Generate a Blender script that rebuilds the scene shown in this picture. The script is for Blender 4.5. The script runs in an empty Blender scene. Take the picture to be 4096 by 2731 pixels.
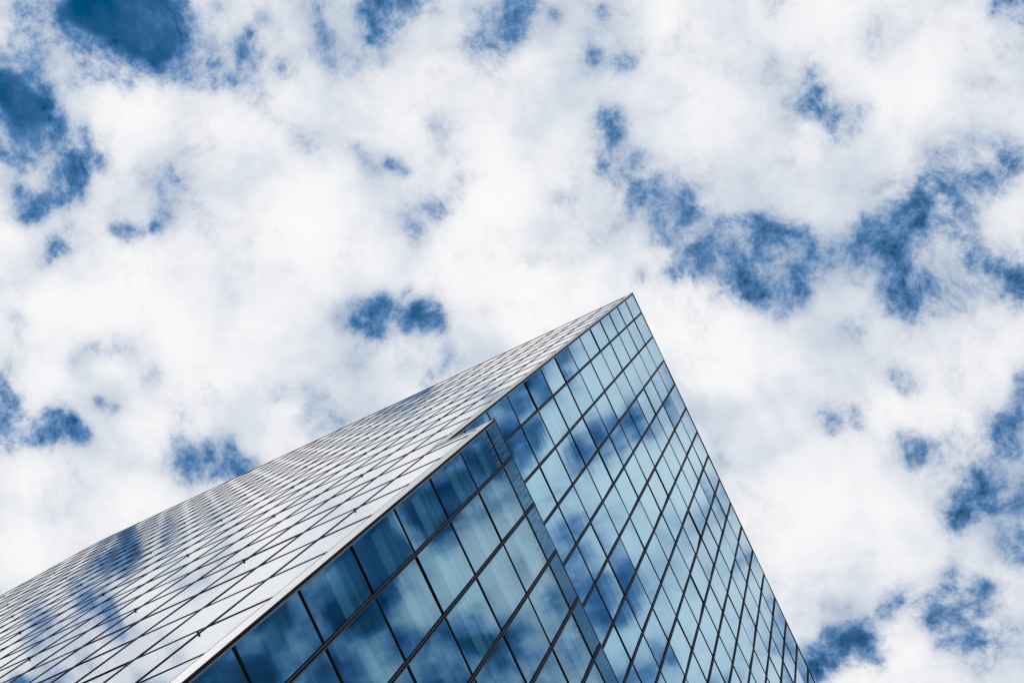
import bpy, math, random
import numpy as np
from mathutils import Matrix, Vector

random.seed(7)
S = bpy.context.scene
C = S.collection

# ------------------------------------------------------------------ camera
ROT = np.array([[0.425704545, -0.891639869, 0.154123279], [0.90453669, 0.414764568, -0.098912734], [0.024269662, 0.181517761, 0.983088137]])
ROOF = 115.02                         # roof height above the ground
CAM = np.array([-2.93561, -13.43446, ROOF - 113.41759])
F = 8000.0                            # focal length in pixels of a 4096 wide frame
cam_d = bpy.data.cameras.new('camera')
cam_d.sensor_width = 36.0
cam_d.lens = F / 4096.0 * 36.0
cam_d.clip_start = 0.1
cam_d.clip_end = 30000.0
cam = bpy.data.objects.new('camera', cam_d)
C.objects.link(cam)
m = Matrix.Identity(4)
for r in range(3):
    m[r][0] = ROT[0][r]; m[r][1] = -ROT[1][r]; m[r][2] = -ROT[2][r]; m[r][3] = CAM[r]
cam.matrix_world = m
S.camera = cam

# ------------------------------------------------------------------ sky, sun, exposure
SUN_EL, SUN_AZ = math.radians(46), math.radians(305)     # azimuth of the sun measured from +Y, clockwise
w = bpy.data.worlds.new("World"); S.world = w; w.use_nodes = True
nt = w.node_tree; nt.nodes.clear()
sk = nt.nodes.new('ShaderNodeTexSky'); sk.sky_type = 'NISHITA'; sk.sun_disc = False
sk.sun_elevation = SUN_EL; sk.sun_rotation = SUN_AZ; sk.ozone_density = 3.0; sk.air_density = 1.0; sk.dust_density = 0.2
hs = nt.nodes.new('ShaderNodeHueSaturation'); hs.inputs['Saturation'].default_value = 1.95; hs.inputs['Hue'].default_value = 0.487
hs.inputs['Value'].default_value = 0.72
bg = nt.nodes.new('ShaderNodeBackground'); bg.inputs['Strength'].default_value = 0.075
wo = nt.nodes.new('ShaderNodeOutputWorld')
nt.links.new(sk.outputs[0], hs.inputs['Color']); nt.links.new(hs.outputs[0], bg.inputs['Color'])
nt.links.new(bg.outputs[0], wo.inputs[0])
sl = bpy.data.lights.new('sun', 'SUN'); sl.energy = 2.5; sl.angle = math.radians(0.5); sl.color = (1.0, 0.96, 0.9)
so = bpy.data.objects.new('sun', sl); C.objects.link(so)
sd = Vector((math.sin(SUN_AZ) * math.cos(SUN_EL), math.cos(SUN_AZ) * math.cos(SUN_EL), math.sin(SUN_EL)))
so.rotation_euler = sd.to_track_quat('Z', 'Y').to_euler(); so.location = (-40, -40, 200)
S.view_settings.view_transform = 'Standard'; S.view_settings.look = 'None'
S.view_settings.exposure = 0.0; S.view_settings.gamma = 1.0; S.view_settings.use_curve_mapping = False
S.render.engine = 'CYCLES'

# ------------------------------------------------------------------ node helpers
def mat(name):
    mt = bpy.data.materials.new(name); mt.use_nodes = True
    t = mt.node_tree; t.nodes.clear()
    return mt, t
def nd(t, ty, **kw):
    n = t.nodes.new(ty)
    for k, v in kw.items(): setattr(n, k, v)
    return n
def L(t, a, b): t.links.new(a, b)
def val(n, k, v): n.inputs[k].default_value = v
def mth(t, op, a, b=None, clamp=False):
    n = nd(t, 'ShaderNodeMath', operation=op); n.use_clamp = clamp
    for i, x in enumerate((a, b)):
        if x is None: continue
        if isinstance(x, (int, float)): n.inputs[i].default_value = x
        else: L(t, x, n.inputs[i])
    return n.outputs[0]
def noise(t, vec, scale, detail=6, rough=0.6, lac=2.0, dist=0.0):
    n = nd(t, 'ShaderNodeTexNoise'); val(n, 'Scale', scale); val(n, 'Detail', detail); val(n, 'Roughness', rough)
    val(n, 'Lacunarity', lac); val(n, 'Distortion', dist); L(t, vec, n.inputs['Vector']); return n
def smooth(t, x, a, b, lo=0.0, hi=1.0):
    n = nd(t, 'ShaderNodeMapRange', interpolation_type='SMOOTHSTEP'); L(t, x, n.inputs[0])
    for k, v in ((1, a), (2, b), (3, lo), (4, hi)): n.inputs[k].default_value = v
    return n.outputs[0]
def mixc(t, f, a, b):
    n = nd(t, 'ShaderNodeMix', data_type='RGBA')
    if isinstance(f, (int, float)): n.inputs[0].default_value = f
    else: L(t, f, n.inputs[0])
    for i, x in ((6, a), (7, b)):
        if isinstance(x, tuple): n.inputs[i].default_value = (*x, 1)
        else: L(t, x, n.inputs[i])
    return n.outputs[2]
def tag(o, label=None, cat=None, group=None, kind=None):
    for k, v in (('label', label), ('category', cat), ('group', group), ('kind', kind)):
        if v: o[k] = v
    return o

# ------------------------------------------------------------------ the cloud sheet
# gaps in the cloud (positive) and thick bright heaps (negative), each placed on the flat cloud layer;
# given as bearings through the first view, turned into points of the layer by cloud_uv()
GAPS = [(470, 50, 170, 1), (360, -10, 120, 1), (620, -10, 110, 1), (3000, 1010, 150, 0.28), (3250, 1020, 130, 0.28), (3550, 950, 140, 0.28), (2850, 940, 110, 0.24), (590, 110, 130, 1), (650, 170, 70, 1), (90, 420, 110, 1), (60, 320, 90, 0.9), (100, 560, 80, 0.8), (510, 75, 150, 1), (420, 60, 90, 0.9), (600, 70, 90, 1), (590, 150, 80, 1), (676, 185, 60, 1), (640, 195, 45, 0.9), (560, 185, 50, 0.8), (370, 110, 60, 0.7), (236, 38, 80, 0.8), (300, 30, 60, 0.7), (64, 268, 80, 0.7), (10, 290, 60, 0.6), (77, 395, 100, 1), (120, 430, 70, 1), (20, 370, 70, 0.9), (38, 510, 80, 0.8), (130, 490, 60, 0.8), (172, 574, 70, 0.85), (40, 590, 70, 0.55), (217, 690, 60, 0.6), (306, 714, 60, 0.9), (290, 770, 45, 0.7), (280, 640, 60, 0.6), (262, 817, 40, 0.75), (121, 830, 60, 0.8), (170, 800, 50, 0.6), (77, 765, 40, 0.5), (191, 210, 60, 0.45), (249, 166, 25, 0.5), (40, 40, 80, 0.35), (100, 100, 70, 0.3), (236, 255, 60, 0.35), (408, 268, 50, 0.3), (319, 306, 50, 0.25), (650, 255, 50, 0.4), (727, 300, 55, 0.6), (797, 293, 50, 0.5), (874, 261, 65, 0.55), (982, 217, 45, 0.7), (969, 357, 50, 0.45), (740, 6, 30, 0.7), (893, 6, 50, 0.4), (1084, 89, 35, 0.45), (1007, 140, 30, 0.4), (1301, 134, 60, 0.297), (1160, 261, 45, 0.5), (1269, 242, 50, 0.383), (1084, 185, 45, 0.3), (823, 185, 70, 0.3), (548, 268, 50, 0.3), (351, 529, 40, 0.3), (408, 650, 50, 0.35), (727, 797, 80, 0.45), (638, 886, 50, 0.7), (497, 925, 50, 0.7), (274, 957, 55, 0.4), (670, 644, 60, 0.2), (574, 676, 60, 0.12), (995, 950, 30, 0.2), (1244, 574, 70, 0.15), (1275, 5, 60, 0.51), (1491, 26, 75, 0.765), (1619, 32, 45, 0.722), (1491, 77, 60, 0.637), (1453, 147, 35, 0.637), (1313, 147, 50, 0.468), (1523, 217, 50, 0.34), (1402, 255, 60, 0.34), (1338, 306, 50, 0.255), (1574, 83, 60, 0.425), (1734, 38, 50, 0.297), (1600, 178, 50, 0.212), (2084, 26, 80, 0.807), (2078, 115, 60, 0.85), (2001, 108, 60, 0.595), (1919, 70, 50, 0.425), (2014, 185, 60, 0.34), (1912, 191, 50, 0.255), (1957, 268, 50, 0.255), (2218, 83, 35, 0.425), (2410, 51, 50, 0.28), (2371, 185, 40, 0.28), (2512, 242, 50, 0.36), (2384, 255, 50, 0.28), (2269, 274, 60, 0.128), (2435, 478, 55, 0.68), (2480, 529, 50, 0.64), (2461, 593, 65, 0.64), (2544, 619, 45, 0.6), (2550, 676, 60, 0.28), (2505, 733, 60, 0.24), (2627, 746, 60, 0.6), (2614, 803, 60, 0.6), (2550, 778, 40, 0.48), (2684, 791, 50, 0.64), (2518, 842, 45, 0.48), (2448, 893, 50, 0.24), (2678, 944, 70, 0.48), (2640, 893, 60, 0.36), (2301, 772, 40, 0.28), (2212, 791, 40, 0.25), (2384, 765, 80, 0.16), (1479, 638, 50, 0.45), (1453, 600, 30, 0.3), (1561, 657, 40, 0.45), (1612, 695, 25, 0.35), (1823, 740, 50, 0.3), (1708, 823, 70, 0.25), (1785, 823, 40, 0.3), (1689, 937, 55, 0.35), (1606, 855, 50, 0.22), (1765, 497, 60, 0.12), (3085, 312, 60, 0.32), (3257, 306, 50, 0.28), (3257, 389, 60, 0.4), (3327, 459, 60, 0.4), (3429, 459, 60, 0.32), (3372, 548, 55, 0.32), (3161, 472, 60, 0.24), (3117, 13, 70, 0.28), (4067, 19, 80, 0.48), (3793, 6, 40, 0.24), (4054, 159, 90, 0.24), (3525, 172, 90, 0.144), (3774, 587, 60, 0.48), (3793, 689, 55, 0.76), (3844, 733, 65, 0.76), (3844, 810, 55, 0.8), (3716, 650, 50, 0.48), (4029, 612, 60, 0.52), (3990, 708, 60, 0.56), (3927, 765, 60, 0.56), (3889, 874, 60, 0.48), (3876, 561, 60, 0.32), (3557, 810, 55, 0.6), (3678, 791, 55, 0.48), (3621, 842, 70, 0.48), (3480, 899, 50, 0.68), (3665, 893, 60, 0.6), (3589, 918, 70, 0.52), (3780, 944, 70, 0.4), (3908, 944, 60, 0.48), (3448, 982, 70, 0.68), (3334, 963, 60, 0.48), (3251, 982, 50, 0.48), (3047, 874, 45, 0.6), (3053, 950, 70, 0.68), (3142, 963, 60, 0.56), (2760, 969, 60, 0.72), (2734, 886, 60, 0.56), (2709, 803, 50, 0.64), (2830, 918, 60, 0.44), (2887, 963, 60, 0.56), (2823, 721, 50, 0.16), (2996, 721, 50, 0.2), (2722, 1056, 55, 0.72), (2827, 1042, 70, 0.72), (2933, 1077, 60, 0.64), (3045, 1056, 80, 0.72), (3171, 1056, 60, 0.76), (3045, 1133, 70, 0.6), (3129, 1168, 60, 0.48), (3199, 1154, 45, 0.52), (3326, 1063, 60, 0.6), (3396, 1084, 50, 0.64), (3473, 1021, 70, 0.64), (3578, 1056, 70, 0.48), (3017, 1190, 60, 0.32), (3122, 1238, 60, 0.16), (3634, 1203, 70, 0.48), (3733, 1168, 90, 0.44), (3578, 1140, 80, 0.32), (3824, 1175, 60, 0.4), (4055, 1091, 80, 0.76), (3999, 1140, 60, 0.48), (3845, 1042, 80, 0.4), (4076, 1203, 40, 0.4), (3410, 1323, 60, 0.35), (3487, 1231, 60, 0.2), (3578, 1505, 45, 0.297), (3641, 1554, 50, 0.17), (3340, 1688, 45, 0.6), (3424, 1638, 30, 0.3), (3431, 1702, 30, 0.25), (3270, 1666, 60, 0.2), (3669, 1779, 55, 0.425), (3592, 1758, 60, 0.297), (3648, 1835, 50, 0.34), (3789, 1793, 80, 0.297), (4076, 1617, 80, 0.765), (4055, 1702, 80, 0.722), (3971, 1688, 50, 0.425), (4069, 1533, 40, 0.595), (4069, 1807, 70, 0.595), (3971, 1905, 60, 0.722), (4076, 1982, 60, 0.85), (3964, 1982, 80, 0.595), (3901, 1905, 50, 0.51), (3831, 1982, 60, 0.34), (3999, 2059, 70, 0.637), (3894, 2066, 60, 0.383), (2757, 1631, 60, 0.3), (2856, 1765, 45, 0.3), (2877, 1863, 30, 0.25), (2968, 1975, 60, 0.12), (4003, 1921, 50, 0.51), (4045, 2101, 60, 0.68), (4019, 2176, 60, 0.68), (4077, 2165, 50, 0.722), (4072, 2229, 50, 0.51), (3854, 2091, 50, 0.34), (3833, 2022, 60, 0.34), (3966, 2059, 60, 0.425), (3801, 2319, 50, 0.425), (3748, 2414, 50, 0.722), (3733, 2462, 45, 0.807), (3823, 2440, 60, 0.68), (3907, 2419, 60, 0.595), (3870, 2499, 70, 0.68), (3876, 2573, 50, 0.552), (3791, 2573, 50, 0.425), (3939, 2377, 45, 0.383), (4029, 2525, 60, 0.383), (4056, 2615, 60, 0.255), (3950, 2652, 80, 0.255), (3325, 2403, 35, 0.35), (3399, 2409, 35, 0.4), (3542, 2430, 50, 0.468), (3611, 2403, 50, 0.51), (3558, 2478, 40, 0.425), (3388, 2515, 60, 0.55), (3473, 2525, 60, 0.85), (3473, 2573, 70, 1), (3409, 2568, 60, 0.85), (3325, 2584, 60, 0.65), (3229, 2605, 40, 0.55), (3314, 2642, 50, 0.7), (3266, 2679, 45, 0.95), (3250, 2716, 35, 1), (3505, 2626, 30, 0.595), (3356, 2610, 50, 0.6), (185, 1032, 50, 0.4), (236, 1003, 50, 0.4), (64, 1287, 35, 0.35), (83, 1332, 45, 0.25), (57, 1434, 50, 0.2), (357, 1389, 35, 0.25), (466, 1376, 60, 0.3), (313, 1453, 40, 0.3), (619, 1517, 50, 0.3), (415, 1612, 35, 0.6), (453, 1587, 40, 0.3), (733, 1644, 60, 0.2), (861, 1593, 40, 0.2), (1122, 1574, 50, 0.25), (26, 1542, 50, 0.3), (38, 1612, 60, 0.5), (26, 1689, 60, 0.65), (70, 1727, 50, 0.75), (140, 1746, 65, 0.85), (102, 1663, 25, 0.4), (38, 1803, 35, 0.8), (242, 1676, 50, 0.6), (268, 1746, 50, 0.95), (306, 1746, 40, 0.9), (210, 1720, 45, 0.7), (357, 1784, 60, 0.2), (746, 1791, 50, 0.5), (721, 1861, 55, 0.75), (823, 1823, 45, 0.8), (899, 1778, 45, 0.95), (893, 1842, 50, 1), (957, 1861, 50, 0.8), (848, 1886, 45, 0.8), (944, 1899, 50, 0.85), (990, 1865, 45, 0.7), (765, 1823, 50, 0.55), (670, 1829, 50, 0.3), (1288, 1612, 50, 0.35), (1276, 1682, 70, 0.4), (1371, 1676, 40, 0.35), (1212, 1670, 60, 0.2), (268, 1912, 50, 0.2), (1353, 1248, 40, 0.55), (1417, 1274, 50, 0.95), (1423, 1306, 45, 0.95), (1481, 1312, 45, 0.9), (1506, 1242, 45, 0.65), (1532, 1197, 30, 0.6), (1455, 1229, 50, 0.6), (1583, 1242, 50, 0.4), (1627, 1159, 30, 0.35), (1672, 1287, 40, 1), (1685, 1261, 45, 0.8), (1646, 1325, 35, 0.6), (1742, 1293, 40, 0.55), (1710, 1223, 40, 0.35), (1583, 1287, 50, 0.45), (1449, 1402, 50, 0.25), (1774, 1421, 60, 0.2), (1946, 1395, 50, 0.15), (1691, 1523, 55, 0.25), (1595, 1453, 50, 0.15), (1238, 1561, 50, 0.25), (1283, 1618, 50, 0.3), (2157, 1019, 80, 0.15), (2080, 1057, 50, 0.15), (2565, 1102, 35, 0.4), (2380, 955, 60, 0.176)]
HEAPS = [(560, 460, 140, 0.6), (1000, 620, 170, 0.5), (1200, 850, 200, 1), (1230, 780, 120, 0.9), (750, 1250, 220, 0.7), (500, 1180, 200, 0.8), (260, 1260, 160, 0.7), (480, 1500, 110, 0.6), (1000, 1350, 220, 0.6), (1400, 1050, 200, 0.5), (1600, 450, 150, 0.5), (1990, 650, 140, 0.6), (2010, 790, 110, 1), (1900, 930, 120, 0.7), (1850, 1100, 150, 0.6), (2130, 1180, 180, 0.8), (2300, 1150, 120, 0.6), (180, 1480, 90, 0.7), (560, 1750, 120, 0.6), (1130, 1700, 110, 0.6), (100, 1950, 130, 0.6), (100, 2200, 150, 0.7), (560, 2000, 150, 0.5), (2900, 1370, 140, 0.7), (2950, 1450, 120, 1), (3080, 1450, 130, 0.7), (2700, 1300, 110, 0.6), (3330, 2070, 190, 0.9), (3440, 2100, 150, 0.8), (3200, 2150, 150, 0.6), (3060, 1700, 100, 0.5), (2900, 520, 120, 0.5), (3650, 340, 90, 0.6), (3400, 2700, 120, 0.7), (3600, 2650, 120, 0.4), (2680, 60, 90, 0.4), (50, 920, 60, 0.6), (3600, 1620, 90, 0.5), (3350, 30, 90, 0.4)]
MIRR = [('b', [(2500, 1290, 130, -0.97), (2480, 1450, 110, -0.95), (2400, 1620, 90, -0.8), (2330, 1830, 90, -0.9), (2200, 1960, 90, -0.9), (2290, 2060, 90, -0.8), (2500, 1900, 80, -0.6), (2700, 1900, 130, -0.7), (2900, 2250, 220, -0.9), (2750, 2150, 100, -0.8), (3000, 2500, 160, -0.8), (2650, 2350, 80, -0.8), (1898, 2226, 120, -0.95), (2076, 2173, 130, -0.97), (2168, 2324, 90, -0.85), (1964, 2291, 100, -0.85), (1971, 2620, 60, -0.7), (1800, 2350, 90, -0.6), (2420, 2420, 80, -0.6), (1960, 1640, 110, 0.9), (2100, 1530, 90, 1), (2180, 1470, 65, 0.9), (2280, 1400, 65, 0.358), (2330, 1370, 45.5, 0.275), (2130, 1760, 90, 0.85), (2060, 1800, 60, 0.7), (2200, 1700, 50, 0.5), (2240, 1540, 78, 0.275), (2330, 1470, 78, 0.22), (2500, 1710, 78, 0.522), (2560, 1740, 58.5, 0.495), (2460, 1790, 65, 0.413), (2620, 1650, 65, 0.413), (2680, 1600, 58.5, 0.385), (2740, 1640, 45.5, 0.22), (2580, 1640, 52, 0.22), (2405, 2108, 78, 0.495), (2431, 2160, 65, 0.44), (2457, 2239, 65, 0.358), (2372, 1996, 78, 0.275), (2582, 1983, 65, 0.275), (2556, 2397, 78, 0.495), (2378, 2292, 65, 0.275), (2497, 2325, 65, 0.248), (2589, 2686, 104, 0.522), (2609, 2272, 65, 0.22), (2115, 1871, 70, 0.85), (2541, 2348, 78, 0.44), (2588, 2285, 65, 0.33), (2761, 2545, 65, 0.385), (2824, 2505, 58.5, 0.385), (2573, 2678, 91, 0.468), (2698, 2631, 65, 0.33), (3013, 2710, 52, 0.33), (2777, 2042, 78, 0.165), (2722, 2207, 65, 0.193), (1018, 2642, 170, 1), (1150, 2615, 90, 0.9), (1230, 2403, 110, 0.85), (1362, 2430, 80, 0.6), (1548, 2456, 100, 0.9), (1601, 2324, 60, 0.7), (1362, 2668, 100, 0.7), (1495, 2695, 80, 0.85), (1468, 2324, 80, 0.75), (1670, 2138, 60, 0.7), (1792, 1979, 80, 0.95), (1866, 2059, 60, 0.85), (1600, 2200, 60, 0.5), (1898, 1897, 100, 0.95), (1833, 2015, 80, 1), (1964, 1996, 80, 0.8), (1997, 1798, 90, 0.75), (1839, 2127, 50, 0.8), (2037, 2522, 80, 0.75), (1898, 2522, 60, 0.5), (2260, 2587, 143, 0.44), (2194, 2456, 60, 0.45), (1700, 2600, 90, 0.5), (900, 2700, 120, 0.9)]), ('p', [(1500, 1900, 400, -1), (800, 2300, 400, -1), (2100, 1500, 300, -1), (400, 2500, 350, -1), (300, 2230, 80, 0.6), (380, 2190, 90, 0.45), (240, 2290, 100, 0.45), (400, 2370, 100, 0.35), (150, 2420, 110, 0.3), (500, 2500, 120, 0.28), (900, 2150, 90, 0.25), (350, 2600, 90, 0.4), (500, 2250, 90, 0.35), (700, 2150, 80, 0.3), (110, 2500, 65, 0.5), (200, 2700, 80, 0.85), (60, 2720, 60, 0.7), (700, 2330, 50, 0.3), (1600, 1640, 30, 0.6), (1540, 1670, 30, 0.5), (1620, 1700, 50, 0.3), (860, 2120, 40, 0.35), (750, 2450, 50, 0.25), (600, 2250, 60, 0.3)])]                      # gaps in the part of the sky behind the viewer that the glass mirrors
def cloud_uv(x, y):
    d = ROT.T @ np.array([(x - 2048) / F, (y - 1365.5) / F, 1.0])
    return d[0] / d[2], d[1] / d[2]

def vnoise(u, v, seed, per):
    rng = np.random.RandomState(seed); g = rng.rand(160, 160)
    x = u / per + 60.3; y = v / per + 60.7
    i = np.floor(x).astype(int); j = np.floor(y).astype(int); fx = x - i; fy = y - j
    fx = fx * fx * (3 - 2 * fx); fy = fy * fy * (3 - 2 * fy)
    i %= 159; j %= 159
    return (g[j, i] * (1 - fx) + g[j, i + 1] * fx) * (1 - fy) + (g[j + 1, i] * (1 - fx) + g[j + 1, i + 1] * fx) * fy
ALT = 1500.0
U0, U1, V0, V1 = -0.62, 0.62, -0.66, 0.66
NU, NV = 560, 600
us = np.linspace(U0, U1, NU); vs = np.linspace(V0, V1, NV)
UU, VV = np.meshgrid(us, vs)
GU, GV = UU, VV
def warp(per, seed): return vnoise(GU, GV, seed, per) + 0.6 * vnoise(GU, GV, seed + 1, per * .5) + 0.4 * vnoise(GU, GV, seed + 2, per * .25) - 1.0
UU = GU + 0.0055 * warp(.022, 21); VV = GV + 0.0055 * warp(.022, 31)      # the gaps get wandering outlines
base = sum(a * (vnoise(UU, VV, s, per) - 0.5) for s, per, a in ((3, .11, .9), (4, .05, .6), (5, .024, .35)))
gen = np.clip((base - 0.10) * 2.2, 0, 1)
# the generic field gives way to the observed one inside the first view
corner = [cloud_uv(x, y) for x, y in ((0, 0), (4096, 0), (4096, 2731), (0, 2731))]
inside = np.full(UU.shape, 1e9)
for k in range(4):
    a = corner[k]; b = corner[(k + 1) % 4]
    ln = math.hypot(b[0] - a[0], b[1] - a[1])
    s_ = ((b[0] - a[0]) * (VV - a[1]) - (b[1] - a[1]) * (UU - a[0])) / ln
    inside = np.minimum(inside, s_ if True else s_)
alt_in = np.full(UU.shape, 1e9)
for k in range(4):
    a = corner[k]; b = corner[(k + 1) % 4]
    ln = math.hypot(b[0] - a[0], b[1] - a[1])
    alt_in = np.minimum(alt_in, -((b[0] - a[0]) * (VV - a[1]) - (b[1] - a[1]) * (UU - a[0])) / ln)
inside = np.maximum(inside, alt_in)
wgt = np.clip((inside + 0.02) / 0.02, 0, 1)
obs = np.zeros(UU.shape)
def add(lst, arr, uvf, comb):
    for (x, y, r, a) in lst:
        u, v = uvf(x, y); rr = r * 1.25 / F
        sel = (np.abs(UU - u) < 2.2 * rr) & (np.abs(VV - v) < 2.2 * rr)
        d2 = ((UU[sel] - u) ** 2 + (VV[sel] - v) ** 2) / rr ** 2
        g = a * np.exp(-d2 * 1.1)
        arr[sel] = comb(arr[sel], g)
soft = lambda p, q: 1 - (1 - p) * (1 - q * 0.86)
add(GAPS, obs, cloud_uv, soft)
gen2 = gen * 0.9
south = np.clip(-(GV - 0.0) / 0.02, 0, 1)
g3 = np.clip(0.36 + 0.85 * (vnoise(GU, GV, 41, .034) - .5) + 1.0 * (vnoise(GU, GV, 42, .015) - .5), 0, 0.95)
gen2 = gen2 * (1 - south) + np.maximum(g3, gen2 * .6) * south
def mirror_uv(x, y):
    u, v = cloud_uv(x, y); return u, -v
def mirror_pale(x, y):
    u, v = cloud_uv(x, y); return -u, v
for kind, lst in MIRR:
    f_ = mirror_uv if kind == 'b' else mirror_pale
    add([(q[0], q[1], q[2], -q[3]) for q in lst if q[3] < 0], gen2, f_, lambda p, q: p * (1 - np.clip(q * 1.0, 0, 1)))
    add([q for q in lst if q[3] > 0], gen2, f_, soft)
cover = np.clip(obs, 0, 1) * wgt + np.clip(gen2 * 1.12, 0, 1) * (1 - wgt)
heap = np.zeros(UU.shape)
add(HEAPS, heap, cloud_uv, lambda p, q: np.maximum(p, q))
heap += (1 - wgt) * np.clip((vnoise(UU, VV, 9, .12) - .5) * 1.6, 0, .8)

def cloud_material():
    mt, t = mat('cloud')
    geo = nd(t, 'ShaderNodeNewGeometry')
    sc = nd(t, 'ShaderNodeVectorMath', operation='SCALE'); L(t, geo.outputs['Position'], sc.inputs[0]); val(sc, 'Scale', 1.0 / ALT)
    P0 = sc.outputs[0]
    wn = noise(t, P0, 9, 5, 0.55)
    ws = nd(t, 'ShaderNodeVectorMath', operation='SUBTRACT'); L(t, wn.outputs['Color'], ws.inputs[0]); ws.inputs[1].default_value = (.5, .5, .5)
    wm = nd(t, 'ShaderNodeVectorMath', operation='SCALE'); L(t, ws.outputs[0], wm.inputs[0]); val(wm, 'Scale', 0.035)
    wa = nd(t, 'ShaderNodeVectorMath', operation='ADD'); L(t, P0, wa.inputs[0]); L(t, wm.outputs[0], wa.inputs[1])
    P = wa.outputs[0]
    # ragged edges: the coverage attribute is broken up by fractal noise
    n1 = noise(t, P, 13, 12, 0.60, 2.15).outputs['Fac']
    off = nd(t, 'ShaderNodeVectorMath', operation='ADD'); L(t, P, off.inputs[0]); off.inputs[1].default_value = (3.7, 1.9, 0.6)
    n2 = noise(t, off.outputs[0], 40, 10, 0.68, 2.1).outputs['Fac']
    n3 = noise(t, P, 6, 4, 0.5).outputs['Fac']
    n4 = noise(t, off.outputs[0], 22, 7, 0.58).outputs['Fac']
    at = nd(t, 'ShaderNodeAttribute', attribute_name='cover'); ah = nd(t, 'ShaderNodeAttribute', attribute_name='heap')
    c = at.outputs['Fac']; h = ah.outputs['Fac']
    k = mth(t, 'ADD', mth(t, 'MULTIPLY', mth(t, 'SUBTRACT', n1, 0.5), 1.0), mth(t, 'MULTIPLY', mth(t, 'SUBTRACT', n2, 0.5), 2.4))
    gate = smooth(t, c, 0.0, 0.45, 0.36, 1.0)
    d = mth(t, 'ADD', mth(t, 'ADD', mth(t, 'MULTIPLY', c, 0.98), mth(t, 'MULTIPLY', mth(t, 'SUBTRACT', n4, 0.5), 0.45)), mth(t, 'MULTIPLY', k, gate))
    d = mth(t, 'ADD', d, 0.03)
    d = mth(t, 'SUBTRACT', d, mth(t, 'MULTIPLY', h, 0.15))
    veil = mth(t, 'ADD', 0.56, mth(t, 'MULTIPLY', mth(t, 'SUBTRACT', n2, 0.46), 2.0))
    deep = smooth(t, c, 0.84, 0.985)
    d = mth(t, 'ADD', d, mth(t, 'MULTIPLY', deep, 0.24))
    veil = mth(t, 'ADD', mth(t, 'MULTIPLY', veil, mth(t, 'SUBTRACT', 1.0, deep)), mth(t, 'MULTIPLY', deep, mth(t, 'ADD', 0.86, mth(t, 'MULTIPLY', mth(t, 'SUBTRACT', n4, 0.4), 0.8))), True)
    clear = mth(t, 'MULTIPLY', smooth(t, d, -0.14, 1.16), veil, True)                       # how much blue shows through
    # the cloud's own light: dazzling where thick, grey-blue where thin
    g1 = mth(t, 'ADD', mth(t, 'MULTIPLY', mth(t, 'SUBTRACT', n3, 0.5), 1.0), mth(t, 'MULTIPLY', mth(t, 'SUBTRACT', n4, 0.5), 1.9))
    br = mth(t, 'ADD', mth(t, 'ADD', 0.57, mth(t, 'MULTIPLY', h, 0.66)), mth(t, 'SUBTRACT', g1, mth(t, 'MULTIPLY', c, 0.75)))
    br = smooth(t, br, -0.3, 1.15)
    col = nd(t, 'ShaderNodeValToRGB'); L(t, br, col.inputs[0])
    e = col.color_ramp.elements
    e[0].position = 0.0; e[0].color = (0.50, 0.575, 0.69, 1)
    e[1].position = 1.0; e[1].color = (0.955, 0.95, 0.955, 1)
    x = e.new(0.45); x.color = (0.69, 0.745, 0.815, 1)
    x = e.new(0.75); x.color = (0.86, 0.87, 0.91, 1)
    em = nd(t, 'ShaderNodeEmission'); L(t, mixc(t, smooth(t, clear, 0.0, 0.7, 0.0, 0.85), col.outputs[0], (0.13, 0.37, 0.80)), em.inputs[0])
    tr = nd(t, 'ShaderNodeBsdfTransparent')
    mx = nd(t, 'ShaderNodeMixShader'); L(t, clear, mx.inputs[0]); L(t, em.outputs[0], mx.inputs[1]); L(t, tr.outputs[0], mx.inputs[2])
    out = nd(t, 'ShaderNodeOutputMaterial'); L(t, mx.outputs[0], out.inputs[0])
    mt.cycles.emission_sampling = 'NONE'
    return mt

co = np.stack([GU * ALT + CAM[0], GV * ALT + CAM[1], np.full(UU.shape, ALT)], -1).reshape(-1, 3)
idx = np.arange(NU * NV).reshape(NV, NU)
q = np.stack([idx[:-1, :-1], idx[:-1, 1:], idx[1:, 1:], idx[1:, :-1]], -1).reshape(-1, 4)
# an outer rim carries the layer on towards the horizon
n0 = len(co)
FAR = 9000.0
rim_xy = []
ring = list(idx[0, :]) + list(idx[1:, -1]) + list(idx[-1, -2::-1]) + list(idx[-2:0:-1, 0])
ring = ring[::20]
me = bpy.data.meshes.new('sky')
me.vertices.add(n0); me.vertices.foreach_set('co', co.ravel())
me.loops.add(len(q) * 4); me.loops.foreach_set('vertex_index', q.ravel())
me.polygons.add(len(q)); me.polygons.foreach_set('loop_start', np.arange(0, len(q) * 4, 4)); me.polygons.foreach_set('loop_total', np.full(len(q), 4))
me.update(); me.validate()
for nm, arr in (('cover', cover), ('heap', heap)):
    a = me.attributes.new(nm, 'FLOAT', 'POINT'); a.data.foreach_set('value', arr.ravel().astype(np.float32))
CLOUD = cloud_material()
me.materials.append(CLOUD)
sky = bpy.data.objects.new('sky', me); C.objects.link(sky)
tag(sky, 'broken layer of white cloud with ragged gaps of deep blue', None, None, 'structure')
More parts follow.
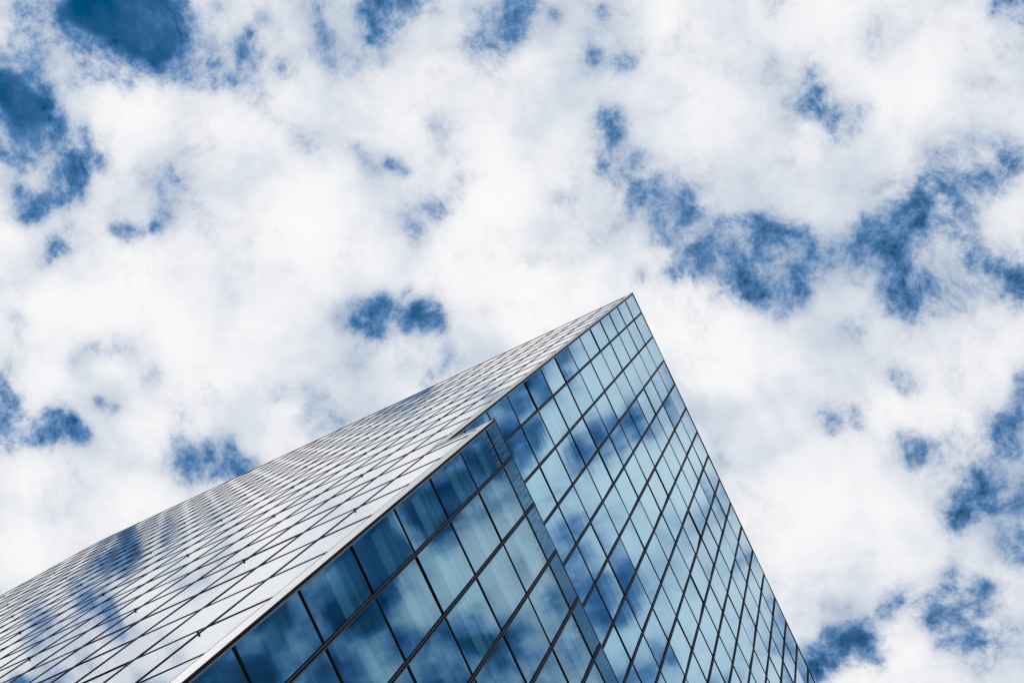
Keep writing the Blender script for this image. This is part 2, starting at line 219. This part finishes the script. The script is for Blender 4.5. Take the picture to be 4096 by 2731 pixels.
# outer frame of the same layer (four big sheets butting against the fine one)
x0, x1, y0, y1 = U0 * ALT + CAM[0], U1 * ALT + CAM[0], V0 * ALT + CAM[1], V1 * ALT + CAM[1]
def grid_sheet(xa, xb, ya, yb, n=60):
    xs = np.linspace(xa, xb, n); ys = np.linspace(ya, yb, n); X, Y = np.meshgrid(xs, ys)
    u = X / ALT; v = Y / ALT
    b = sum(a * (vnoise(u, v, s, per) - 0.5) for s, per, a in ((3, .5, .9), (4, .2, .6)))
    return X, Y, np.clip((b - 0.05) * 1.8, 0, 1)
V_, F_, A_ = [], [], []
for (xa, xb, ya, yb) in ((-FAR, FAR, y1, FAR), (-FAR, FAR, -FAR, y0), (-FAR, x0, y0, y1), (x1, FAR, y0, y1)):
    X, Y, cv = grid_sheet(xa, xb, ya, yb); o = len(V_); n = X.shape[0]
    V_ += [(X[j, i], Y[j, i], ALT) for j in range(n) for i in range(n)]; A_ += list(cv.ravel())
    F_ += [(o + j * n + i, o + j * n + i + 1, o + (j + 1) * n + i + 1, o + (j + 1) * n + i) for j in range(n - 1) for i in range(n - 1)]
me = bpy.data.meshes.new('sky'); me.from_pydata(V_, [], F_)
a = me.attributes.new('cover', 'FLOAT', 'POINT'); a.data.foreach_set('value', np.array(A_, dtype=np.float32))
a = me.attributes.new('heap', 'FLOAT', 'POINT'); a.data.foreach_set('value', np.zeros(len(A_), dtype=np.float32))
me.materials.append(CLOUD)
sky2 = bpy.data.objects.new('sky', me); C.objects.link(sky2)
tag(sky2, 'the same cloud layer running on towards the horizon', None, None, 'structure')

# ------------------------------------------------------------------ building materials
def glass_material(name, dark, light, band_amt, bump, rough=0.03, edge=(1, 1, 1)):
    mt, t = mat(name)
    uv = nd(t, 'ShaderNodeUVMap', uv_map='pane'); r_ = nd(t, 'ShaderNodeUVMap', uv_map='rnd')
    s = nd(t, 'ShaderNodeSeparateXYZ'); L(t, uv.outputs[0], s.inputs[0])
    sr = nd(t, 'ShaderNodeSeparateXYZ'); L(t, r_.outputs[0], sr.inputs[0])
    u, v = s.outputs[0], s.outputs[1]
    geo = nd(t, 'ShaderNodeNewGeometry')
    # lit ceiling strips painted into the pane colour, as bands parallel to the floors
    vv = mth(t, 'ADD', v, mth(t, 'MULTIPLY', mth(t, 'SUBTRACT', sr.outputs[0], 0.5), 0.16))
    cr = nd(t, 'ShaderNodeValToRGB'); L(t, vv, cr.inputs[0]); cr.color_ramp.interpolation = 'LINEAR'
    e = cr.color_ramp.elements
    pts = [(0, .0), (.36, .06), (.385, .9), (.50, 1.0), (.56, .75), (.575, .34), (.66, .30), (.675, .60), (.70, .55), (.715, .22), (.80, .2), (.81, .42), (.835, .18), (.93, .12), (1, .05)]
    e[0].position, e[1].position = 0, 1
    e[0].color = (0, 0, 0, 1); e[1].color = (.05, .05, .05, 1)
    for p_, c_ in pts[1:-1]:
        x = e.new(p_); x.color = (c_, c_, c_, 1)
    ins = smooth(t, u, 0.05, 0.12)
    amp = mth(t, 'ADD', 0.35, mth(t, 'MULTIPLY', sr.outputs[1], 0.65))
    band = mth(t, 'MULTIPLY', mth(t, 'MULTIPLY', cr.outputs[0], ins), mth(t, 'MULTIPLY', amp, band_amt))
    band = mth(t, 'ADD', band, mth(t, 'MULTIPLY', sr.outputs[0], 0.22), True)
    # slight rolled-glass streaks and dirt
    mp = nd(t, 'ShaderNodeMapping'); L(t, geo.outputs['Position'], mp.inputs[0]); mp.inputs['Scale'].default_value = (1.1, 1.1, 2.6)
    nz = noise(t, mp.outputs[0], 1.0, 5, 0.6).outputs['Fac']
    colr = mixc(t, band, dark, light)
    hv = nd(t, 'ShaderNodeHueSaturation'); L(t, colr, hv.inputs['Color']); L(t, smooth(t, nz, 0.3, 0.7, 0.90, 1.08), hv.inputs['Value'])
    colr = hv.outputs[0]
    # rain streaks below the parapet
    dv = nd(t, 'ShaderNodeAttribute', attribute_name='below')
    mp2 = nd(t, 'ShaderNodeMapping'); L(t, geo.outputs['Position'], mp2.inputs[0]); mp2.inputs['Scale'].default_value = (17, 17, 0.8)
    st = noise(t, mp2.outputs[0], 1.0, 4, 0.65).outputs['Fac']
    fall = smooth(t, dv.outputs['Fac'], 0.0, 1.0, 0.0, 0.9)
    dirt = mth(t, 'MULTIPLY', fall, smooth(t, st, 0.38, 0.66), True)
    b = nd(t, 'ShaderNodeBsdfPrincipled')
    L(t, mixc(t, mth(t, 'MULTIPLY', dirt, 0.8), colr, (0.05, 0.10, 0.16)), b.inputs['Base Color'])
    val(b, 'Metallic', 1.0); val(b, 'Specular Tint', (*edge, 1))
    L(t, mth(t, 'ADD', rough, mth(t, 'MULTIPLY', dirt, 0.35)), b.inputs['Roughness'])
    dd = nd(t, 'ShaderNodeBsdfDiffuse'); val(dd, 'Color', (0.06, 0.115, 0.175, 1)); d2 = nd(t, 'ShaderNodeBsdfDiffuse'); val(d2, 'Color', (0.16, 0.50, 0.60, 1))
    # gentle unevenness of the sheet
    mp3 = nd(t, 'ShaderNodeMapping'); L(t, geo.outputs['Position'], mp3.inputs[0]); mp3.inputs['Scale'].default_value = (0.55, 0.55, 0.9)
    wv = noise(t, mp3.outputs[0], 1.0, 2, 0.45).outputs['Fac']
    bp = nd(t, 'ShaderNodeBump'); val(bp, 'Strength', 1.0); val(bp, 'Distance', bump); L(t, wv, bp.inputs['Height'])
    L(t, bp.outputs[0], b.inputs['Normal'])
    m0 = nd(t, 'ShaderNodeMixShader'); L(t, mth(t, 'MULTIPLY', band, 0.30 * band_amt), m0.inputs[0]); L(t, b.outputs[0], m0.inputs[1]); L(t, d2.outputs[0], m0.inputs[2])  # diffuse share along the painted bands stands in for ceiling light
    mx = nd(t, 'ShaderNodeMixShader'); L(t, mth(t, 'MULTIPLY', dirt, 0.75), mx.inputs[0]); L(t, m0.outputs[0], mx.inputs[1]); L(t, dd.outputs[0], mx.inputs[2])
    out = nd(t, 'ShaderNodeOutputMaterial'); L(t, mx.outputs[0], out.inputs[0])
    return mt
def metal(name, col, rough, metallic=1.0, var=0.15, spec=0.5, scale=(2, 2, 0.4)):
    mt, t = mat(name)
    geo = nd(t, 'ShaderNodeNewGeometry')
    mp = nd(t, 'ShaderNodeMapping'); L(t, geo.outputs['Position'], mp.inputs[0]); mp.inputs['Scale'].default_value = scale
    nz = noise(t, mp.outputs[0], 1.5, 6, 0.65).outputs['Fac']
    b = nd(t, 'ShaderNodeBsdfPrincipled')
    L(t, mixc(t, smooth(t, nz, 0.3, 0.7), tuple(c * (1 - var) for c in col), tuple(min(1, c * (1 + var)) for c in col)), b.inputs['Base Color'])
    val(b, 'Metallic', metallic); L(t, smooth(t, nz, 0.2, 0.8, rough * 0.8, rough * 1.25), b.inputs['Roughness'])
    val(b, 'Specular IOR Level', spec)
    out = nd(t, 'ShaderNodeOutputMaterial'); L(t, b.outputs[0], out.inputs[0])
    return mt
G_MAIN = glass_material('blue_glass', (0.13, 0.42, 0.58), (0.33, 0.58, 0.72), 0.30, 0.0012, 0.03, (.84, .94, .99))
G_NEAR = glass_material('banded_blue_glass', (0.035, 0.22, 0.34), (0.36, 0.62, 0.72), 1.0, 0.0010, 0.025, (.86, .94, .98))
G_STRIP = glass_material('parapet_glass', (0.04, 0.17, 0.28), (0.12, 0.30, 0.44), 0.2, 0.0008, 0.06, (.50, .68, .82))
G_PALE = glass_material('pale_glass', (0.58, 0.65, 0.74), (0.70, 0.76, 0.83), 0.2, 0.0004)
BLACK = metal('black_gasket', (0.008, 0.010, 0.014), 0.6, 0.0, 0.2, 0.04)
BAR = metal('grey_aluminium', (0.05, 0.055, 0.085), 0.5, 0.0, 0.2, 0.08)
TRIM = metal('bright_aluminium', (0.56, 0.54, 0.555), 0.5, 0.3, 0.03, 0.5, (.3, .3, .12))
BEAD = metal('bead_aluminium', (0.17, 0.17, 0.20), 0.45, 0.0, 0.2, 0.2)
DTRIM = metal('dark_aluminium', (0.006, 0.007, 0.011), 0.55, 0.0, 0.3, 0.03)
CORE = metal('dark_backing', (0.02, 0.025, 0.03), 0.6, 0.0, 0.2)

# ------------------------------------------------------------------ mesh helper
class MB:
    def __init__(s): s.v, s.f, s.mi, s.mats, s.uv, s.rn, s.bl = [], [], [], [], [], [], []
    def box(s, a, b, m, uvax=None, tilt=None, rnd=(0, 0), below=(0, 0)):
        x0, y0, z0 = a; x1, y1, z1 = b
        if m not in s.mats: s.mats.append(m)
        k = s.mats.index(m); o = len(s.v)
        P = [(x0, y0, z0), (x1, y0, z0), (x1, y1, z0), (x0, y1, z0), (x0, y0, z1), (x1, y0, z1), (x1, y1, z1), (x0, y1, z1)]
        if tilt:                                   # lean the sheet a hair about its centre
            cx, cy, cz = (x0 + x1) / 2, (y0 + y1) / 2, (z0 + z1) / 2; tx, tz = tilt; Q = []
            for (x, y, z) in P:
                if uvax == 'x': y += (x - cx) * tx + (z - cz) * tz
                else: x += (y - cy) * tx + (z - cz) * tz
                Q.append((x, y, z))
            P = Q
        s.v += P
        for p in P:
            uu = ((p[0] - x0) / (x1 - x0 + 1e-9)) if uvax == 'x' else ((p[1] - y0) / (y1 - y0 + 1e-9))
            vv = (p[2] - z0) / (z1 - z0)
            s.uv.append((uu, vv)); s.rn.append(rnd); s.bl.append(below[0] + (below[1] - below[0]) * vv)
        for q in ((0, 3, 2, 1), (4, 5, 6, 7), (0, 1, 5, 4), (1, 2, 6, 5), (2, 3, 7, 6), (3, 0, 4, 7)):
            s.f.append(tuple(o + i for i in q)); s.mi.append(k)
        return s
    def build(s, name, parent=None, origin=None, bevel=0):
        me = bpy.data.meshes.new(name)
        o = origin or (0, 0, 0)
        me.from_pydata([(x - o[0], y - o[1], z - o[2]) for x, y, z in s.v], [], s.f)
        for m_ in s.mats: me.materials.append(m_)
        me.polygons.foreach_set('material_index', s.mi)
        li = np.empty(len(me.loops), dtype=int); me.loops.foreach_get('vertex_index', li)
        for nm, arr in (('pane', s.uv), ('rnd', s.rn)):
            l = me.uv_layers.new(name=nm); l.data.foreach_set('uv', np.array(arr, dtype=np.float32)[li].ravel())
        at = me.attributes.new('below', 'FLOAT', 'POINT'); at.data.foreach_set('value', np.array(s.bl, dtype=np.float32))
        me.update()
        ob = bpy.data.objects.new(name, me); C.objects.link(ob)
        if bevel:
            bv = ob.modifiers.new('bevel', 'BEVEL'); bv.width = bevel; bv.segments = 2
        ob.location = o
        if parent:
            ob.parent = parent
            if parent.parent or True: ob.location = Vector(o) - world_of(parent)
        return ob
def world_of(o):
    p = Vector((0, 0, 0))
    while o: p += o.location; o = o.parent
    return p

# ------------------------------------------------------------------ the tower
COLW = 1.5                    # column width on the blue side
PW = 1.534                    # column width on the pale side
XP = 0.2625                   # plane of the pale glass mullion faces
YN = -1.579                   # plane of the lower block's blue face
NCOL, NPAL = 24, 23
R = ROOF
main_rows = [R] + [R - 4.56 - 4.14 * j for j in range(0, 27)]
main_rows = [z for z in main_rows if z > 1.0] + [0.0]
TOPN = R - 56.98
near_rows = [TOPN, TOPN - 1.70] + [TOPN - 1.70 - 4.053 * j for j in range(1, 15)]
near_rows = [z for z in near_rows if z > 1.0] + [0.0]
pale_rows = [z for z in main_rows if z > TOPN + 1.0] + near_rows[1:]

tower = bpy.data.objects.new('glass_tower', None); C.objects.link(tower); tower.location = (XP, YN, 0)
tag(tower, 'tall angular glass tower with blue and pale mirrored faces and a lower stepped block', 'building')

DX = NCOL * COLW; DY = 0.30 + NPAL * PW
# backing walls, the body of each block
core = MB()
core.box((XP + 0.16, 0.10, 0), (DX, DY, R - 0.06), CORE)
wall = core.build('tower_wall', tower, (XP + 0.16, 0.10, 0))
core = MB(); core.box((XP + 0.16, YN + 0.10, 0), (DX, 0.095, TOPN - 0.06), CORE)
nwall = core.build('lower_block_wall', tower, (XP + 0.16, YN + 0.10, 0))

def proj(p):
    q_ = ROT @ (np.array(p) - CAM); return 2048 + F * q_[0] / q_[2], 1365.5 + F * q_[1] / q_[2]
def clip_area(pts):
    def clip(P, f, inter):
        out = []
        for i in range(len(P)):
            a, b = P[i - 1], P[i]
            if f(b):
                if not f(a): out.append(inter(a, b))
                out.append(b)
            elif f(a): out.append(inter(a, b))
        return out
    for ax, lim, sg in ((0, 0, 1), (0, 4096, -1), (1, 0, 1), (1, 2731, -1)):
        f = lambda p: (p[ax] - lim) * sg >= 0
        def it(a, b):
            s_ = (lim - a[ax]) / (b[ax] - a[ax]); return (a[0] + s_ * (b[0] - a[0]), a[1] + s_ * (b[1] - a[1]))
        pts = clip(pts, f, it)
        if not pts: return 0
    return abs(sum(pts[i - 1][0] * pts[i][1] - pts[i][0] * pts[i - 1][1] for i in range(len(pts)))) / 2

panes = []       # (area, args)
rnd = random.Random(11)
def tilt(k): return (rnd.gauss(0, k), rnd.gauss(0, k))
for j in range(len(main_rows) - 1):
    zt, zb = main_rows[j], main_rows[j + 1]
    for i in range(NCOL):
        xa = 0.351 if i == 0 else i * COLW; xb = (i + 1) * COLW
        pts = [proj((xa, 0, zt)), proj((xb, 0, zt)), proj((xb, 0, zb)), proj((xa, 0, zb))]
        # cells behind the lower block are not built
        if zt < TOPN - 0.5 and False: continue
        hid = max(0, min(1, (TOPN + 1 - zt) / 3))
        ar = clip_area(pts)
        # how much of it the lower block hides, judged by its centre
        cx, cy = sum(p[0] for p in pts) / 4, sum(p[1] for p in pts) / 4
        e0, e1 = proj((0.3, YN, TOPN)), proj((20, YN, TOPN))
        side = (e1[0] - e0[0]) * (cy - e0[1]) - (e1[1] - e0[1]) * (cx - e0[0])
        if side > 0: ar = 0
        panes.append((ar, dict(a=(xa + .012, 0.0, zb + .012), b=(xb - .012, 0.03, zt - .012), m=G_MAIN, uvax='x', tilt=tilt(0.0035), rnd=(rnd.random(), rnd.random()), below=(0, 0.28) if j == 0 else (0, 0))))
for j in range(len(near_rows) - 1):
    zt, zb = near_rows[j], near_rows[j + 1]
    for i in range(NCOL):
        xa = 0.357 if i == 0 else i * COLW - 0.03; xb = (i + 1) * COLW - 0.03
        pts = [proj((xa, YN, zt)), proj((xb, YN, zt)), proj((xb, YN, zb)), proj((xa, YN, zb))]
        bl = (0.42, 0.55) if j == 0 else ((-1.2, 0.55) if j == 1 else (0, 0))
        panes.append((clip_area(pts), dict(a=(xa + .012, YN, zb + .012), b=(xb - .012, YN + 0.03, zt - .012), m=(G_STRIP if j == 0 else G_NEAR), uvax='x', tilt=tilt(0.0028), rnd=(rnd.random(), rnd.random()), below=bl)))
XG = XP + 0.022
for j in range(len(pale_rows) - 1):
    zt, zb = pale_rows[j], pale_rows[j + 1]
    low = zt < TOPN + 0.1
    for i in range(-1 if low else 0, NPAL):
        ya = 0.30 + i * PW; yb = ya + PW
        if i == -1: ya, yb = YN + 0.45, 0.30
        if i == 0 and not low: ya = 0.46
        pts = [proj((XG, ya, zt)), proj((XG, yb, zt)), proj((XG, yb, zb)), proj((XG, ya, zb))]
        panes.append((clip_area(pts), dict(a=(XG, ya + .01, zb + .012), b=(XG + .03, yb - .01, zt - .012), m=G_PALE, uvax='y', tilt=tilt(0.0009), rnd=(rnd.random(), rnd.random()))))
# one more pale strip, the short top row of the lower block's extra column
ztop = TOPN; 
zlow = [z for z in pale_rows if z < TOPN][0]
panes.append((999, dict(a=(XG, YN + .46, zlow + .012), b=(XG + .03, .29, ztop - .51), m=G_PALE, uvax='y', tilt=(0, 0), rnd=(.5, .5))))
panes.sort(key=lambda p: -p[0])
rest = MB()
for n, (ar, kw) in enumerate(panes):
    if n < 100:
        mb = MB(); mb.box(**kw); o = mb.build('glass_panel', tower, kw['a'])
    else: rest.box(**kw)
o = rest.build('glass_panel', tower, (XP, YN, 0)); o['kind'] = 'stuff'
tag(o, 'all the smaller panes of the curtain wall')

# transoms (the black lines along every floor) and mullions
def transom(a, b, ax, z, plane, proud=0.022, h=0.03):
    mb = MB()
    if ax == 'x': mb.box((a, plane - proud, z - h), (b, plane + 0.035, z + h), BLACK)
    else: mb.box((plane - proud, a, z - h), (plane + 0.035, b, z + h), BLACK)
    mb.build('transom', tower, mb.v[0])
for z in main_rows[1:-1]: transom(0.352, DX, 'x', z, 0.0)
for z in near_rows[1:-1]: transom(0.358, DX, 'x', z, YN)
for z in pale_rows[1:-1]: transom(0.463 if z > TOPN + .5 else YN + .452, DY, 'y', z, XG, 0.015, 0.022)
def mullion_x(x, plane, zt, zb):
    mb = MB()
    mb.box((x - .050, plane - .024, zb), (x + .050, plane + .035, zt), BLACK)
    mb.box((x - .040, plane - .046, zb), (x - .018, plane - .024, zt), BAR)
    mb.box((x + .018, plane - .046, zb), (x + .040, plane - .024, zt), BAR)
    mb.build('mullion', tower, (x, plane, zb))
for i in range(1, NCOL): mullion_x(i * COLW, 0.0, R - .04, 0)
for i in range(1, NCOL): mullion_x(i * COLW - .03, YN, TOPN - .04, 0)
def mullion_y(y, zt, zb):
    mb = MB()
    mb.box((XG - .010, y - .016, zb), (XG + .035, y + .016, zt), BLACK)
    mb.box((XG - .017, y - .013, zb), (XG - .010, y - .004, zt), BAR)
    mb.box((XG - .017, y + .004, zb), (XG - .010, y + .013, zt), BEAD)
    mb.build('mullion', tower, (XG, y, zb))
mullion_y(DY + .02, R, 0)
for i in range(1, NPAL): mullion_y(0.30 + i * PW, R - .04, 0)
mullion_y(0.30, TOPN - 2, 0)

# corner columns: bright flank, black strip, grey edge bead
def corner(y0, wid, xb, zt, zb, rows, name='corner_column'):
    mb = MB()
    x = XG - .018
    zs = [zt] + [z for z in rows if zb < z < zt] + [zb]
    for k in range(len(zs) - 1):
        mb.box((x, y0 + .004, zs[k + 1] + .012), (x + .10, y0 + wid, zs[k] - .012), TRIM)
    mb.box((x + .02, y0 + .02, zb), (x + .09, y0 + wid + .004, zt - .01), BLACK)
    for k in range(len(zs) - 1):
        mb.box((x + .003, y0 - .018, zs[k + 1] + .01), (xb - .03, y0 + .002, zs[k] - .01), DTRIM)
    mb.box((xb - .03, y0 - .034, zb), (xb, y0 + .03, zt), BEAD)
    return mb.build(name, tower, (x, y0, zb))
corner(0.0, .44, .351, R, TOPN + .03, main_rows)
mb = MB(); mb.box((XG - .018, .304, TOPN - 1.68), (XG + .06, .438, TOPN + .026), TRIM); mb.build('corner_column', tower, (XP, .3, TOPN - 1.7))
for y_, za, zb in ((.456, R, TOPN + .03), (YN + .449, TOPN - .3, 0)):
    mb = MB(); mb.box((XG - .022, y_ - .015, zb), (XG - .006, y_ - .007, za), BLACK); mb.box((XG - .014, y_ - .001, zb), (XG + .03, y_ + .012, za), BLACK); mb.build('mullion', tower, (XG, y_, zb))
corner(YN, .43, .357, TOPN, 0, near_rows)
# roof copings
mb = MB(); mb.box((XP - .03, -.03, R), (DX + .02, .20, R + .03), DTRIM); mb.box((XP + .0, .20, R), (XP + .2, DY + .04, R + .03), DTRIM); mb.box((XP + .2, .2, R - .058), (DX, DY, R - .02), CORE)
mb.build('roof_coping', tower, (XP, 0, R))
mb = MB(); mb.box((XP - .02, YN - .012, TOPN), (DX + .02, YN + .20, TOPN + .02), BEAD); mb.box((XG - .004, YN + .476, TOPN - .42), (XP + .2, .295, TOPN + .02), TRIM); mb.box((XG - .010, YN + .475, TOPN - .49), (XP + .2, .29, TOPN - .455), BLACK); mb.box((XP + .2, YN + .2, TOPN - .058), (DX, -.03, TOPN - .02), CORE)
mb.build('roof_coping', tower, (XP, YN, TOPN))
# small restraint clips on the pale side, every third column
for (i, j) in [(i, j) for j in (4, 7, 10, 13, 16, 19) for i in range(0, 23, 2) if not (i == 0 and j < 13)]:
    if j >= len(pale_rows): continue
    y = 0.30 + i * PW; z = pale_rows[j] - 0.5
    mb = MB(); mb.box((XG - .050, y - .012, z - .03), (XG - .018, y + .012, z + .03), BLACK); mb.box((XG - .058, y - .02, z - .008), (XG - .04, y + .02, z + .008), BAR)
    mb.build('restraint_clip', tower, (XG, y, z))

# ------------------------------------------------------------------ ground
mt, t = mat('paving')
geo = nd(t, 'ShaderNodeNewGeometry')
br_ = nd(t, 'ShaderNodeTexBrick'); L(t, geo.outputs['Position'], br_.inputs['Vector']); val(br_, 'Scale', 1.0)
br_.inputs['Color1'].default_value = (.22, .215, .20, 1); br_.inputs['Color2'].default_value = (.27, .26, .245, 1); br_.inputs['Mortar'].default_value = (.10, .10, .10, 1); val(br_, 'Mortar Size', .01)
b = nd(t, 'ShaderNodeBsdfPrincipled'); L(t, br_.outputs[0], b.inputs['Base Color']); val(b, 'Roughness', .8)
out = nd(t, 'ShaderNodeOutputMaterial'); L(t, b.outputs[0], out.inputs[0])
me = bpy.data.meshes.new('ground'); me.from_pydata([(-9000, -9000, -.01), (9000, -9000, -.01), (9000, 9000, -.01), (-9000, 9000, -.01)], [], [(0, 1, 2, 3)])
me.materials.append(mt); g = bpy.data.objects.new('ground', me); C.objects.link(g); g['kind'] = 'structure'
